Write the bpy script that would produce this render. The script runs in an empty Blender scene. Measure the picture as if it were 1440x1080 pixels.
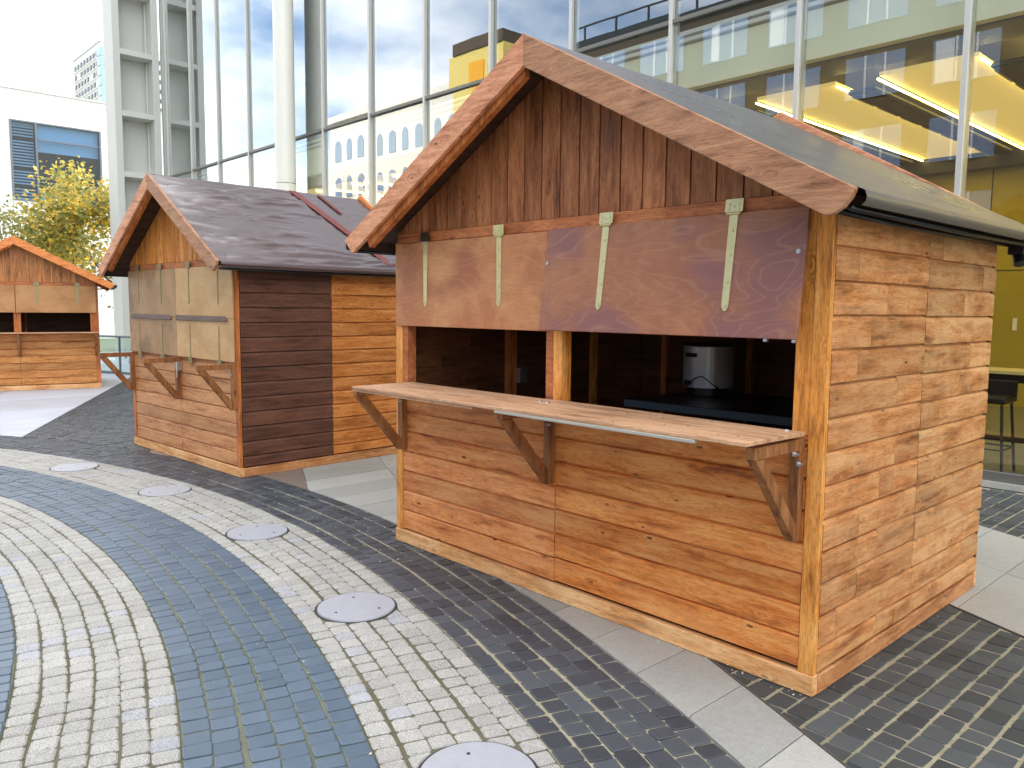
import bpy, math, random
from mathutils import Vector, Matrix, noise as mn
R = math.radians
rng = random.Random(7)
scene = bpy.context.scene
COL = scene.collection

# ------------------------------------------------------------------ mesh helper
class MB:
    def __init__(s): s.v = []; s.f = []; s.sm = False
    def add(s, vs, fs):
        o = len(s.v); s.v += [tuple(p) for p in vs]; s.f += [tuple(i + o for i in f) for f in fs]
    def box(s, x0, x1, y0, y1, z0, z1):
        s.add([(x0,y0,z0),(x1,y0,z0),(x1,y1,z0),(x0,y1,z0),(x0,y0,z1),(x1,y0,z1),(x1,y1,z1),(x0,y1,z1)],
              [(3,2,1,0),(4,5,6,7),(0,1,5,4),(1,2,6,5),(2,3,7,6),(3,0,4,7)]); return s
    def beam(s, p, q, w, h, up=(0,0,1)):
        p, q = Vector(p), Vector(q); d = (q-p).normalized(); a = d.cross(Vector(up)).normalized(); b = a.cross(d)
        vs = [e + a*i*w/2 + b*j*h/2 for e in (p,q) for i,j in ((-1,-1),(1,-1),(1,1),(-1,1))]
        s.add(vs, [(3,2,1,0),(4,5,6,7),(0,1,5,4),(1,2,6,5),(2,3,7,6),(3,0,4,7)]); return s
    def prism(s, poly, fn, t0, t1):
        n = len(poly); vs = [fn(a,b,t0) for a,b in poly] + [fn(a,b,t1) for a,b in poly]
        s.add(vs, [tuple(range(n))[::-1], tuple(range(n, 2*n))] + [(i,(i+1)%n,(i+1)%n+n,i+n) for i in range(n)]); return s
    def tube(s, pts, rad, n=8, cap=True):
        pts = [Vector(p) for p in pts]
        if not isinstance(rad, (list, tuple)): rad = [rad]*len(pts)
        vs = []; 
        for i, p in enumerate(pts):
            d = (pts[min(i+1,len(pts)-1)] - pts[max(i-1,0)]).normalized()
            a = d.cross(Vector((0.13,0.31,0.95)) if abs(d.z) < .9 else Vector((1,0.1,0))).normalized(); b = d.cross(a)
            vs += [p + (a*math.cos(6.28318*k/n) + b*math.sin(6.28318*k/n))*rad[i] for k in range(n)]
        fs = [(i*n+k, i*n+(k+1)%n, (i+1)*n+(k+1)%n, (i+1)*n+k) for i in range(len(pts)-1) for k in range(n)]
        if cap: fs += [tuple(range(n))[::-1], tuple(range((len(pts)-1)*n, len(pts)*n))]
        s.add(vs, fs); return s
    def disc(s, c, r0, r1, z0, z1, n=48):
        pr = [(math.cos(6.28318*k/n), math.sin(6.28318*k/n)) for k in range(n)]
        vs = [(c[0]+x*r0, c[1]+y*r0, z0) for x,y in pr] + [(c[0]+x*r1, c[1]+y*r1, z1) for x,y in pr]
        s.add(vs, [(k,(k+1)%n,(k+1)%n+n,k+n) for k in range(n)] + [tuple(range(n,2*n))]); return s
    def build(s, name, mat, parent=None, bevel=0, smooth=False, loc=None):
        me = bpy.data.meshes.new(name); me.from_pydata(s.v, [], s.f); me.validate(); me.update()
        o = bpy.data.objects.new(name, me); COL.objects.link(o)
        me.materials.append(mat)
        if smooth:
            for p in me.polygons: p.use_smooth = True
        if bevel:
            m = o.modifiers.new('edge', 'BEVEL'); m.width = bevel; m.segments = 1; m.limit_method = 'ANGLE'; m.angle_limit = R(35)
        if parent: o.parent = parent
        if loc: o.location = loc
        return o
def box(*a): return MB().box(*a)
def empty(name, loc=(0,0,0), rz=0):
    o = bpy.data.objects.new(name, None); COL.objects.link(o); o.location = loc; o.rotation_euler = (0,0,rz); o.empty_display_size = .2
    return o
def tag(o, label=None, cat=None, group=None, kind=None):
    for k, v in (('label',label),('category',cat),('group',group),('kind',kind)):
        if v: o[k] = v
    return o

# ------------------------------------------------------------------ materials
def lin(c): return tuple((x/255/12.92 if x/255 <= .04045 else ((x/255+.055)/1.055)**2.4) for x in c) + (1,)
class NT:
    def __init__(s, name):
        s.m = bpy.data.materials.new(name); s.m.use_nodes = True; s.t = s.m.node_tree; s.b = s.t.nodes['Principled BSDF']
    def n(s, typ, ins=None, **kw):
        nd = s.t.nodes.new('ShaderNode'+typ)
        for k, v in kw.items(): setattr(nd, k, v)
        for k, v in (ins or {}).items():
            if isinstance(v, bpy.types.NodeSocket): s.t.links.new(v, nd.inputs[k])
            else: nd.inputs[k].default_value = v
        return nd
    def math(s, op, a, b=0.0, clamp=False):
        nd = s.n('Math', {0:a, 1:b}, operation=op); nd.use_clamp = clamp; return nd.outputs[0]
    def mix(s, f, a, b, blend='MIX'):
        nd = s.n('Mix', data_type='RGBA', blend_type=blend)
        for i, v in ((0,f),(6,a),(7,b)):
            if isinstance(v, bpy.types.NodeSocket): s.t.links.new(v, nd.inputs[i])
            else: nd.inputs[i].default_value = v
        return nd.outputs[2]
    def ramp(s, f, stops):
        nd = s.n('ValToRGB', {0:f}); el = nd.color_ramp.elements
        while len(el) < len(stops): el.new(.5)
        for e, (p, c) in zip(el, stops): e.position = p; e.color = c if isinstance(c, tuple) else (c,c,c,1)
        return nd.outputs[0]
    def set(s, **kw):
        for k, v in kw.items():
            k = k.replace('_',' ')
            if isinstance(v, bpy.types.NodeSocket): s.t.links.new(v, s.b.inputs[k])
            else: s.b.inputs[k].default_value = v
        return s
    def bump(s, h, strength=.3, dist=.01):
        nd = s.n('Bump', {'Strength':strength, 'Distance':dist, 'Height':h}); s.t.links.new(nd.outputs[0], s.b.inputs['Normal'])
    def coords(s, scale, rand=True):
        tc = s.n('TexCoord').outputs['Object']
        if rand:
            r = s.n('NewGeometry').outputs['Random Per Island']
            off = s.n('VectorMath', {0:(37.0,91.0,53.0), 3:r}, operation='SCALE').outputs[0]
            tc = s.n('VectorMath', {0:tc, 1:off}, operation='ADD').outputs[0]
        return s.n('VectorMath', {0:tc, 1:scale}, operation='MULTIPLY').outputs[0]
    def noise(s, v, scale, detail=4, rough=.55, dist=0.0):
        return s.n('TexNoise', {'Vector':v,'Scale':scale,'Detail':detail,'Roughness':rough,'Distortion':dist}).outputs['Fac']
    def rnd(s): return s.n('NewGeometry').outputs['Random Per Island']

def wood(name, dark, mid, light, axis='x', knots=.5, weather=None, wamt=0.0, rough=.55, vary=.35, spec=.35, chips=0.0):
    t = NT(name)
    if not any(k in name for k in ('soffit','wall boards','back boards','dark stain','bar wood','bracket wood')): dark, mid, light = [tuple(min(240, x*1.07) for x in c) for c in (dark, mid, light)]
    sc = {'x':(1,9,9), 'y':(9,1,9), 'z':(9,9,1)}[axis]
    v = t.coords(sc)
    # knots bend the grain a little
    kn = t.n('TexVoronoi', {'Vector':t.coords({'x':(1,2.6,2.6),'y':(2.6,1,2.6),'z':(2.6,2.6,1)}[axis]), 'Scale':4.2, 'Randomness':1.0}).outputs['Distance']
    kb = t.math('POWER', t.math('SUBTRACT', 1.0, t.math('MULTIPLY', kn, 2.6, True), True), 2.0)
    vv = t.n('VectorMath', {0:v, 1:t.n('CombineXYZ', {0:t.math('MULTIPLY',kb,.5),1:t.math('MULTIPLY',kb,.5),2:t.math('MULTIPLY',kb,.5)}).outputs[0]}, operation='ADD').outputs[0]
    g1 = t.noise(vv, 2.6, 6, .6, .5)
    g2 = t.noise(vv, 9.0, 5, .65, .2)
    blot = t.noise(t.coords({'x':(1,3,3),'y':(3,1,3),'z':(3,3,1)}[axis]), 2.4, 4, .6)
    f = t.math('ADD', t.math('MULTIPLY', g1, .55), t.math('ADD', t.math('MULTIPLY', g2, .2), t.math('MULTIPLY', blot, .35)))
    c = t.ramp(f, [(.40, lin(tuple(x*.86 for x in dark))), (.52, lin(mid)), (.64, lin(light))])
    g3 = t.noise(vv, 22.0, 3, .7, .1)
    c = t.mix(t.ramp(g3, [(.36,.42),(.5,0.0)]), c, lin(tuple(x*.62 for x in dark)))
    kd = t.math('MULTIPLY', t.math('GREATER_THAN', t.math('ADD', kb, t.math('MULTIPLY', t.math('SUBTRACT', g2, .5), .35)), .62), knots)
    c = t.mix(kd, c, lin(tuple(x*.55 for x in dark)))
    if weather:
        w = t.noise(t.coords({'x':(1.3,1.3,6),'y':(1.3,1.3,6),'z':(6,6,1.3)}[axis]), 1.9, 5, .6, .9)
        st = t.noise(t.coords({'x':(7,7,1.6),'y':(7,7,1.6),'z':(1,1,3)}[axis]), 3.2, 4, .6)
        wf = t.ramp(t.math('ADD', t.math('MULTIPLY', w, .78), t.math('MULTIPLY', st, .22)), [(.44, 0.0), (.64, 1.0)])
        c = t.mix(t.math('MULTIPLY', wf, wamt), c, lin(weather))
    if chips:
        ch = t.noise(t.coords((3,3,5)), 4.0, 6, .7, 1.2)
        c = t.mix(t.math('MULTIPLY', t.ramp(ch, [(.66,0.0),(.70,1.0)]), chips), c, lin((196,140,92)))
    br = t.math('ADD', 1-vary/2, t.math('MULTIPLY', t.rnd(), vary))
    c = t.mix(1.0, c, t.n('CombineXYZ', {0:br,1:br,2:br}).outputs[0], 'MULTIPLY')
    t.set(Base_Color=c, Roughness=t.math('ADD', rough-.12, t.math('MULTIPLY', blot, .25)), Specular_IOR_Level=spec)
    t.bump(t.math('ADD', g2, t.math('MULTIPLY', g1, .6)), .5, .004)
    return t.m

def ply(name, base, blotch, line, amt=.55, blotch2=None):
    t = NT(name)
    v = t.coords((.55,1,1.7), False)
    n1 = t.noise(v, 2.0, 2, .4, .5)
    wv = t.math('SINE', t.math('MULTIPLY', n1, 130.0))
    ln = t.math('MULTIPLY', t.ramp(wv, [(.72,0.0),(1.0,1.0)]), amt)
    n2 = t.noise(t.coords((1.2,1,1), False), 2.6, 5, .62, .6)
    n3 = t.noise(t.coords((3,9,30), False), 4, 4, .6)
    c = t.mix(t.ramp(n2, [(.40,0.0),(.62,1.0)]), lin(base), lin(blotch))
    if blotch2:
        n4 = t.noise(t.coords((1,1,1.6), False), 1.7, 3, .5)
        c = t.mix(t.ramp(n4, [(.50,0.0),(.62,1.0)]), c, lin(blotch2))
    c = t.mix(ln, c, lin(line))
    c = t.mix(t.ramp(n3, [(.3,.22),(.7,0.0)]), c, lin(tuple(x*.6 for x in base)))
    t.set(Base_Color=c, Roughness=.5, Specular_IOR_Level=.35); t.bump(n3, .15, .003)
    return t.m

def stone(name, c1, c2, speck=0.0, rough=.6, gscale=160, bump=.3, moss=None, odd=None):
    t = NT(name)
    v = t.coords((1,1,1), True)
    r = t.rnd()
    c = t.mix(r, lin(c1), lin(c2))
    if odd:
        c = t.mix(t.math('MULTIPLY', t.math('GREATER_THAN', t.math('FRACT', t.math('MULTIPLY', r, 17.0)), .95), .6), c, lin(odd))
    g = t.noise(v, gscale, 3, .7)
    if speck:
        c = t.mix(t.ramp(g, [(.36,speck),(.5,0.0)]), c, lin((92,90,92)))
        c = t.mix(t.ramp(g, [(.55,0.0),(.68,speck*.6)]), c, lin((240,238,234)))
    w = t.noise(t.coords((1,1,1), False), 1.1, 5, .6)
    br = t.math('ADD', .80, t.math('MULTIPLY', w, .42))
    mott = t.noise(v, 24, 5, .65)
    br = t.math('MULTIPLY', br, t.math('ADD', .82, t.math('MULTIPLY', mott, .36)))
    c = t.mix(1.0, c, t.n('CombineXYZ', {0:br,1:br,2:br}).outputs[0], 'MULTIPLY')
    t.set(Base_Color=c, Roughness=t.math('ADD', rough-.1, t.math('MULTIPLY', mott, .22)), Specular_IOR_Level=.4)
    t.bump(t.math('ADD', t.math('MULTIPLY', g, .4), mott), bump, .004)
    return t.m

def plain(name, c, rough=.5, metal=0.0, var=.12, scale=6, emit=None, est=0, spec=.5):
    t = NT(name)
    n = t.noise(t.coords((1,1,1), False), scale, 5, .6)
    br = t.math('ADD', 1-var, t.math('MULTIPLY', n, 2*var))
    col = t.mix(1.0, lin(c), t.n('CombineXYZ', {0:br,1:br,2:br}).outputs[0], 'MULTIPLY')
    t.set(Base_Color=col, Roughness=t.math('ADD', rough-.06, t.math('MULTIPLY', n, .12)), Metallic=metal, Specular_IOR_Level=spec)
    if emit: t.set(Emission_Color=lin(emit), Emission_Strength=est)
    return t.m

def glass(name, tint, r0, r1, power=1.2):
    t = NT(name); nt = t.t
    fac = t.n('LayerWeight', {'Blend':.5}).outputs['Facing']
    f = t.math('ADD', r0, t.math('MULTIPLY', t.math('POWER', fac, power), r1-r0), True)
    n = t.noise(t.coords((1,1,.35), False), .9, 2, .4)
    bp = t.n('Bump', {'Strength':.05, 'Distance':.02, 'Height':n})
    gl = t.n('BsdfGlossy', {'Color':(.93,.97,1,1), 'Roughness':0.0, 'Normal':bp.outputs[0]})
    tr = t.n('BsdfTransparent', {'Color':tint})
    mx = t.n('MixShader', {0:f, 1:tr.outputs[0], 2:gl.outputs[0]})
    nt.links.new(mx.outputs[0], nt.nodes['Material Output'].inputs['Surface'])
    return t.m

def tarp(name, c, rough, s1, s2, coat=0.0):
    t = NT(name)
    n = t.noise(t.coords((14,2.2,14), False), 1.2, 5, .6, .6)
    n2 = t.noise(t.coords((1,1,1), False), 1.6, 3, .5)
    n3 = t.noise(t.coords((1,1,1), False), 40, 3, .6)
    br = t.math('ADD', .75, t.math('MULTIPLY', n2, .5))
    t.set(Base_Color=t.mix(1.0, lin(c), t.n('CombineXYZ', {0:br,1:br,2:br}).outputs[0], 'MULTIPLY'),
          Roughness=t.math('ADD', rough-.08, t.math('MULTIPLY', n2, .2)), Specular_IOR_Level=.85)
    t.set(Coat_Weight=coat, Coat_Roughness=.12)
    t.bump(t.math('ADD', t.math('MULTIPLY', n, s1), t.math('MULTIPLY', n3, s2)), .5, .02)
    return t.m

M = {}
M['front'] = wood('front boards', (160,80,36), (208,126,66), (226,156,98), 'x', .9, (228,168,118), .3)
M['front_r'] = wood('front boards amber', (158,78,26), (208,122,54), (228,154,86), 'x', .9, (226,162,104), .3)
M['side'] = wood('side boards weathered', (136,80,40), (184,118,66), (208,148,94), 'y', .7, (226,184,132), .4)
M['side_b'] = wood('side boards weathered pale', (138,84,44), (184,122,70), (208,152,98), 'y', .6, (228,190,138), .5)
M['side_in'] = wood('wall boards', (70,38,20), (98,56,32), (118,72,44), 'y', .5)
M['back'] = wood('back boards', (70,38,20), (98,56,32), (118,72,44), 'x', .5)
M['gable'] = wood('gable boards dark', (96,52,28), (146,86,50), (174,114,72), 'z', .8, vary=.45)
M['gable_o'] = wood('gable boards orange', (160,84,24), (204,126,52), (222,150,78), 'z', .6)
M['gable_m'] = wood('gable boards mid brown', (130,80,44), (170,112,66), (190,132,84), 'z', .5)
M['barge_l'] = wood('barge board reddish', (158,98,66), (192,128,92), (212,152,116), 'x', .9)
M['barge_r'] = wood('barge board greyed', (112,72,48), (152,104,74), (174,128,96), 'x', .5, (184,146,116), .25)
M['barge_o'] = wood('barge board orange', (178,98,44), (206,124,66), (220,142,84), 'x', .4)
M['post'] = wood('post amber', (146,82,26), (202,132,58), (222,160,88), 'z', .7)
M['post_d'] = wood('post red brown', (120,62,28), (166,94,46), (190,120,66), 'z', .7)
M['plinth'] = wood('plinth', (160,98,50), (200,140,84), (222,174,122), 'x', .5, (226,196,150), .35)
M['plinth_y'] = wood('plinth side', (130,78,44), (168,112,68), (196,142,96), 'y', .5)
M['header'] = wood('header strip', (120,62,30), (160,92,52), (182,114,70), 'x', .6)
M['counter'] = wood('counter board', (146,108,80), (176,134,102), (194,154,120), 'x', .25)
M['bracket'] = wood('bracket wood', (92,54,28), (134,84,46), (160,108,64), 'z', .6)
M['bracket_e'] = wood('bracket end grain pale', (170,130,80), (200,164,112), (216,184,134), 'z', .2)
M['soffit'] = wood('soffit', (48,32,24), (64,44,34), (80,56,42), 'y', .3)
M['front2'] = wood('hut front pinkish', (150,92,52), (190,128,82), (208,152,104), 'x', .5, (216,168,120), .3)
M['side2'] = wood('hut side dark stain', (74,44,32), (98,60,46), (116,74,56), 'y', .3, vary=.3, chips=.75)
M['side2_o'] = wood('hut side orange', (150,82,28), (188,112,50), (208,138,76), 'y', .6)
M['front3'] = wood('hut front orange', (150,90,38), (188,124,66), (206,146,88), 'x', .5)
M['ply_l'] = ply('plywood orange', (188,120,80), (208,148,100), (218,164,120), .2, (172,106,74))
M['ply_r'] = ply('plywood purple', (158,102,78), (174,116,82), (196,148,120), .22, (142,96,92))
M['ply_d'] = ply('plywood brown', (162,122,84), (182,142,100), (186,150,110), .2, (138,102,72))
M['ply_t'] = ply('plywood tan', (206,162,110), (216,174,122), (222,182,132), .15, (196,152,102))
M['ply_3'] = ply('plywood light orange brown', (190,138,86), (202,150,98), (208,160,110), .12, (180,126,78))
M['bar'] = wood('bar wood', (84,66,62), (104,84,78), (122,100,92), 'x', .2)
M['zinc'] = plain('zinc plate', (204,198,152), .42, .6, .16, 30)
M['zinc_f'] = plain('zinc faded', (150,142,104), .5, .5, .2, 30)
M['zinc_d'] = plain('zinc tarnished', (78,70,52), .45, .7, .3, 40)
M['steel'] = plain('steel', (190,190,192), .3, .9, .1, 20)
M['dark_metal'] = plain('dark metal', (30,36,42), .42, .2, .2, 12)
M['edge_s'] = plain('table edge strip', (86,102,118), .35, .2, .1, 8)
M['table'] = plain('table laminate', (42,50,60), .3, 0, .1, 8)
M['black'] = plain('black plastic', (16,17,19), .4, 0, .2, 10)
M['white_rail'] = plain('white rail', (176,172,160), .4, 0, .06)
M['urn'] = plain('urn steel', (196,198,200), .32, .4, .06)
M['tarp1'] = tarp('roof sheet grey brown', (98,92,86), .28, .35, .015)
M['tarp2'] = tarp('roof sheet dark brown', (78,52,50), .2, .22, .012, .6)
M['tarp2b'] = tarp('roof sheet smooth brown', (104,82,78), .42, .15, .05)
M['seam'] = plain('seam red brown', (122,58,48), .5, 0, .1)
M['hem'] = plain('hem black', (22,22,26), .35, 0, .1)
M['pale'] = stone('pale granite', (160,158,152), (176,174,168), .6, .7, 170, .5, odd=(166,168,178))
M['blue'] = stone('blue grey basalt', (78,94,110), (90,106,122), 0, .42, 140, .3)
M['darkset'] = stone('dark basalt', (56,60,67), (80,85,92), 0, .5, 140, .35)
M['darkset2'] = stone('dark basalt straight', (58,63,66), (82,87,90), 0, .52, 140, .35)
M['slab'] = stone('slab grey green', (150,151,147), (174,174,168), .15, .55, 90, .15)
M['slab_l'] = stone('slab pale', (164,163,156), (182,180,173), .12, .6, 90, .12)
M['slab_d'] = stone('slab brown grey', (124,112,104), (138,126,116), .1, .5, 90, .1)
M['slab_b'] = stone('slab blue grey', (168,168,174), (196,200,210), .05, .5, 90, .06)
M['cover'] = plain('cover steel plate', (172,174,182), .5, .15, .13, 16)
M['cover_rim'] = plain('cover rim', (60,60,62), .6, .3, .1)
M['edging'] = plain('edging strip', (96,94,90), .5, .3, .2, 30)
def mortar(name, c1, c2, c3):
    t = NT(name)
    v = t.coords((1,1,1), False)
    a = t.noise(v, 1.3, 5, .65, .4); b = t.noise(v, 45, 3, .7); c2_ = t.noise(v, 7, 5, .7)
    c = t.mix(t.ramp(a, [(.42,0.0),(.6,1.0)]), lin(c1), lin(c2))
    c = t.mix(t.ramp(c2_, [(.5,0.0),(.75,.8)]), c, lin(c3))
    br = t.math('ADD', .7, t.math('MULTIPLY', b, .6))
    t.set(Base_Color=t.mix(1.0, c, t.n('CombineXYZ', {0:br,1:br,2:br}).outputs[0], 'MULTIPLY'), Roughness=.9); t.bump(b, .6, .01)
    return t.m
M['mortar'] = mortar('mortar green', (112,114,98), (96,102,78), (80,78,68))
M['mortar_k'] = mortar('mortar khaki', (104,98,78), (88,86,62), (74,68,56))
M['mortar_p'] = mortar('mortar sand', (166,158,134), (150,144,116), (132,122,100))
M['alu'] = plain('aluminium light', (206,204,196), .4, .3, .05)
M['alu_d'] = plain('aluminium dark grey', (120,118,112), .45, .3, .08)  # darker grey aluminium, used on the transoms
M['col'] = plain('column cream', (246,244,230), .3, .0, .03)
M['frame_c'] = plain('end frame panel', (212,212,204), .55, 0, .04, 2)
M['frame_p'] = plain('recess panel', (204,205,198), .6, 0, .04, 1)
M['band'] = plain('bulkhead cream', (248,245,220), .6, 0, .03)
M['floor_i'] = plain('interior floor', (120,122,116), .35, 0, .06)
M['ceil'] = plain('ceiling warm self glow', (240,222,170), .7, 0, .03, 2, (255,214,120), .22)  # weak emission stands in for the cove lights' glow on the panels
M['cove'] = plain('cove light', (255,230,140), .5, 0, 0, 1, (255,226,130), 7.0)
M['slot'] = plain('ceiling slot dark', (40,40,38), .5, 0, .1)
M['fit'] = plain('light fitting', (150,146,120), .3, .3, .1)
M['olive'] = plain('olive wall panels', (170,150,52), .5, 0, .06, 1.5)
M['inner_grey'] = plain('inner grey', (96,98,98), .6, 0, .08, 1)
M['gl'] = glass('facade glass', (.88,.93,.89,1), .10, .96, 1.3)
M['gl_clear'] = glass('railing glass', (.8,.9,.9,1), .1, .8, 2)
M['gl_blue'] = glass('window glass blue', (.46,.66,.84,1), .12, .9, 2)
M['white_wall'] = plain('white render', (232,232,232), .7, 0, .02, .5)
M['win_frame'] = plain('window frame grey', (110,116,124), .45, .2, .05)
M['room'] = plain('room inside', (36,84,132), .8, 0, .1, 1)
M['blind'] = plain('blind pale', (196,212,222), .6, 0, .08, 3)
M['chair'] = plain('chair shell cream', (240,226,190), .5, 0, .06)
M['tw'] = plain('tower wall', (226,224,220), .7, 0, .03, .2)
M['tw_w'] = plain('tower window', (70,70,76), .3, 0, .2, .3)
M['tw_g'] = plain('tower glazing', (150,190,206), .2, 0, .2, .3)
M['bark'] = plain('bark', (92,84,72), .9, 0, .25, 12)
M['opp'] = plain('opposite wall brown', (76,64,50), .7, 0, .06, .5)
M['opp_w'] = plain('opposite window', (112,132,164), .25, 0, .3, .25)
M['opp_c'] = plain('curtain white', (206,214,226), .7, 0, .05)
M['yel'] = plain('yellow render', (214,192,110), .7, 0, .04, .3)
M['yel_o'] = plain('orange panel', (226,160,30), .6, 0, .04)
M['cream'] = plain('pale stone front', (222,216,206), .7, 0, .05, .3)
M['bench'] = plain('pale table top', (226,200,130), .4, 0, .05)
def leafmat(name, a, b, c):
    t = NT(name); r = t.rnd()
    col = t.ramp(r, [(0.0,lin(a)),(.5,lin(b)),(1.0,lin(c))])
    t.set(Base_Color=col, Roughness=.6)
    t.set(Transmission_Weight=0.0)
    tl = t.n('BsdfTranslucent', {'Color':col}); mx = t.n('MixShader', {0:.35, 1:t.b.outputs[0], 2:tl.outputs[0]})
    t.t.links.new(mx.outputs[0], t.t.nodes['Material Output'].inputs['Surface'])
    return t.m
M['leaf_y'] = leafmat('autumn leaves', (112,124,66), (168,168,96), (212,184,84))
M['leaf_yy'] = leafmat('golden leaves', (216,174,50), (236,196,64), (242,208,96))
M['leaf_g'] = leafmat('thin green leaves', (110,122,60), (150,152,90), (180,170,110))
M['litter'] = plain('litter bits', (216,208,190), .8, 0, .1)

# ------------------------------------------------------------------ camera
cam = bpy.data.objects.new('camera', bpy.data.cameras.new('camera')); COL.objects.link(cam); scene.camera = cam
cam.data.sensor_width = 36; cam.data.lens = 27.953; cam.data.clip_end = 2000; cam.data.clip_start = .05
yaw, pitch, roll = R(47.01), R(5.4868), R(.5124)
fw = Vector((-math.sin(yaw)*math.cos(pitch), math.cos(yaw)*math.cos(pitch), -math.sin(pitch)))
rt = Vector((math.cos(yaw), math.sin(yaw), 0)); up = rt.cross(fw)
rt2 = rt*math.cos(roll) + up*math.sin(roll); up2 = -rt*math.sin(roll) + up*math.cos(roll)
mat = Matrix((rt2, up2, -fw)).transposed().to_4x4(); mat.translation = Vector((1.4543, -3.0855, 1.6)); cam.matrix_world = mat

# ------------------------------------------------------------------ ground
CX, CY = -4.389, -10.804
RA, RB, RC, RD, RE = 11.073, 10.469, 9.869, 9.232, 8.629
NS = (.4305, .9026)
MAN = [(-7.105,-.975), (-5.516,-.673), (-3.804,-.64), (-2.121,-.877), (-.513,-1.395)]
MR = .218
o = MB(); o.add([(-700,-700,-.012),(700,-700,-.012),(700,700,-.012),(-700,700,-.012)], [(0,1,2,3)])
tag(o.build('ground', M['mortar']), kind='structure')

def sett(mb, q, zt, cut, near, inset=.007, ch=(.10,.2)):
    """one stone from its 4 corners (ccw), chamfered corners, bevelled top"""
    pts = []
    for i in range(4):
        a, b, c = Vector(q[i-1]), Vector(q[i]), Vector(q[(i+1)%4])
        if near:
            k = rng.uniform(*ch); pts += [b.lerp(a, k), b.lerp(c, k)]
        else: pts.append(b)
    if cut:
        out = []
        n_in = 0
        for p in pts:
            p, moved = cut(p); n_in += moved; out.append(p)
        if n_in == len(pts): return
        pts = out
        ar = sum(pts[i-1].x*pts[i].y - pts[i].x*pts[i-1].y for i in range(len(pts)))/2
        if ar < .0012: return
    c = sum(pts, Vector((0,0)))/len(pts); n = len(pts)
    tx, ty = rng.uniform(-.02,.02), rng.uniform(-.02,.02)
    def zz(p): return zt + (p.x-c.x)*tx + (p.y-c.y)*ty
    v0 = [(p.x,p.y,-.02) for p in pts]; v1 = [(p.x,p.y,zz(p)-inset*.7) for p in pts]
    v2 = []
    for p in pts:
        d = p - c; L = d.length; k = max(.3, 1 - inset/max(L,.01)); pp = c + d*k; v2.append((pp.x,pp.y,zz(pp)))
    fs = [(i,(i+1)%n,(i+1)%n+n,i+n) for i in range(n)] + [(i+n,(i+1)%n+n,(i+1)%n+2*n,i+2*n) for i in range(n)] + [tuple(range(2*n,3*n))]
    mb.add(v0+v1+v2, fs)

def man_cut(p):
    for m in MAN:
        d = Vector((p.x-m[0], p.y-m[1]))
        if d.length < MR: return Vector(m) + d.normalized()*MR, 1
    return p, 0
def arc_band(name, mat, r0, r1, rows, L, joint, jit, cut=None, ch=(.05,.1), inset=.005, mort='mortar'):
    mb = MB(); rh = (r1-r0)/rows
    g_ = MB(); n_ = 120
    for i in range(n_+1):
        a_ = R(21) + R(138)*i/n_
        for r_ in (r0+.001, r1-.001): g_.v.append((CX+r_*math.cos(a_), CY+r_*math.sin(a_), -.0065))
    g_.f = [(2*i,2*i+1,2*i+3,2*i+2) for i in range(n_)]
    tag(g_.build('joint_pavement', M[mort]), kind='structure')
    for i in range(rows):
        ra = r0 + i*rh; th = rng.uniform(0,.01); ph = [rng.uniform(0,6.28) for _ in range(3)]
        wob = lambda t: .005*math.sin(t*23+ph[0]) + .003*math.sin(t*61+ph[1])
        t = R(22) + th
        while t < R(158):
            dl = L*rng.uniform(1-jit,1+jit)/(ra+rh/2); t1 = t + dl
            j = joint/2
            ang = j/(ra+rh/2); J = lambda: rng.uniform(-.003,.003)
            q = []
            for (rr, tt) in ((ra+j, t+ang), (ra+rh-j, t+ang), (ra+rh-j, t1-ang), (ra+j, t1-ang)):
                e = 1 if (0 < i or rr > ra+rh/2) and (i < rows-1 or rr < ra+rh/2) else .3
                rr += wob(tt)*e + J(); tt += J()/10
                q.append((CX+rr*math.cos(tt), CY+rr*math.sin(tt)))
            q = q[::-1] if False else q
            # ensure ccw
            if (q[1][0]-q[0][0])*(q[2][1]-q[1][1]) - (q[1][1]-q[0][1])*(q[2][0]-q[1][0]) < 0: q = q[::-1]
            near = math.hypot(q[0][0]-1.45, q[0][1]+3.09) < 7
            sett(mb, q, rng.uniform(-.002,.002), cut, near, inset, ch)
            t = t1
    return tag(mb.build(name, mat), kind='structure')
arc_band('dark_sett_pavement', M['darkset'], RB, RA, 6, .105, .009, .22, mort='mortar_p')
arc_band('pale_sett_pavement', M['pale'], RC, RB, 6, .091, .0085, .09, man_cut, ch=(.06,.13), inset=.008, mort='mortar_k')
arc_band('blue_sett_pavement', M['blue'], RD, RC, 6, .09, .009, .1)
arc_band('pale_sett_pavement', M['pale'], RE, RD, 6, .091, .0085, .09, ch=(.06,.13), inset=.008, mort='mortar_k')
arc_band('blue_sett_pavement', M['blue'], 8.03, RE, 6, .09, .009, .1)
arc_band('pale_sett_pavement', M['pale'], 7.43, 8.03, 6, .091, .0085, .09, ch=(.06,.13), inset=.008, mort='mortar_k')
arc_band('blue_sett_pavement', M['blue'], 5.6, 7.43, 18, .108, .011, .2)

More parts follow.
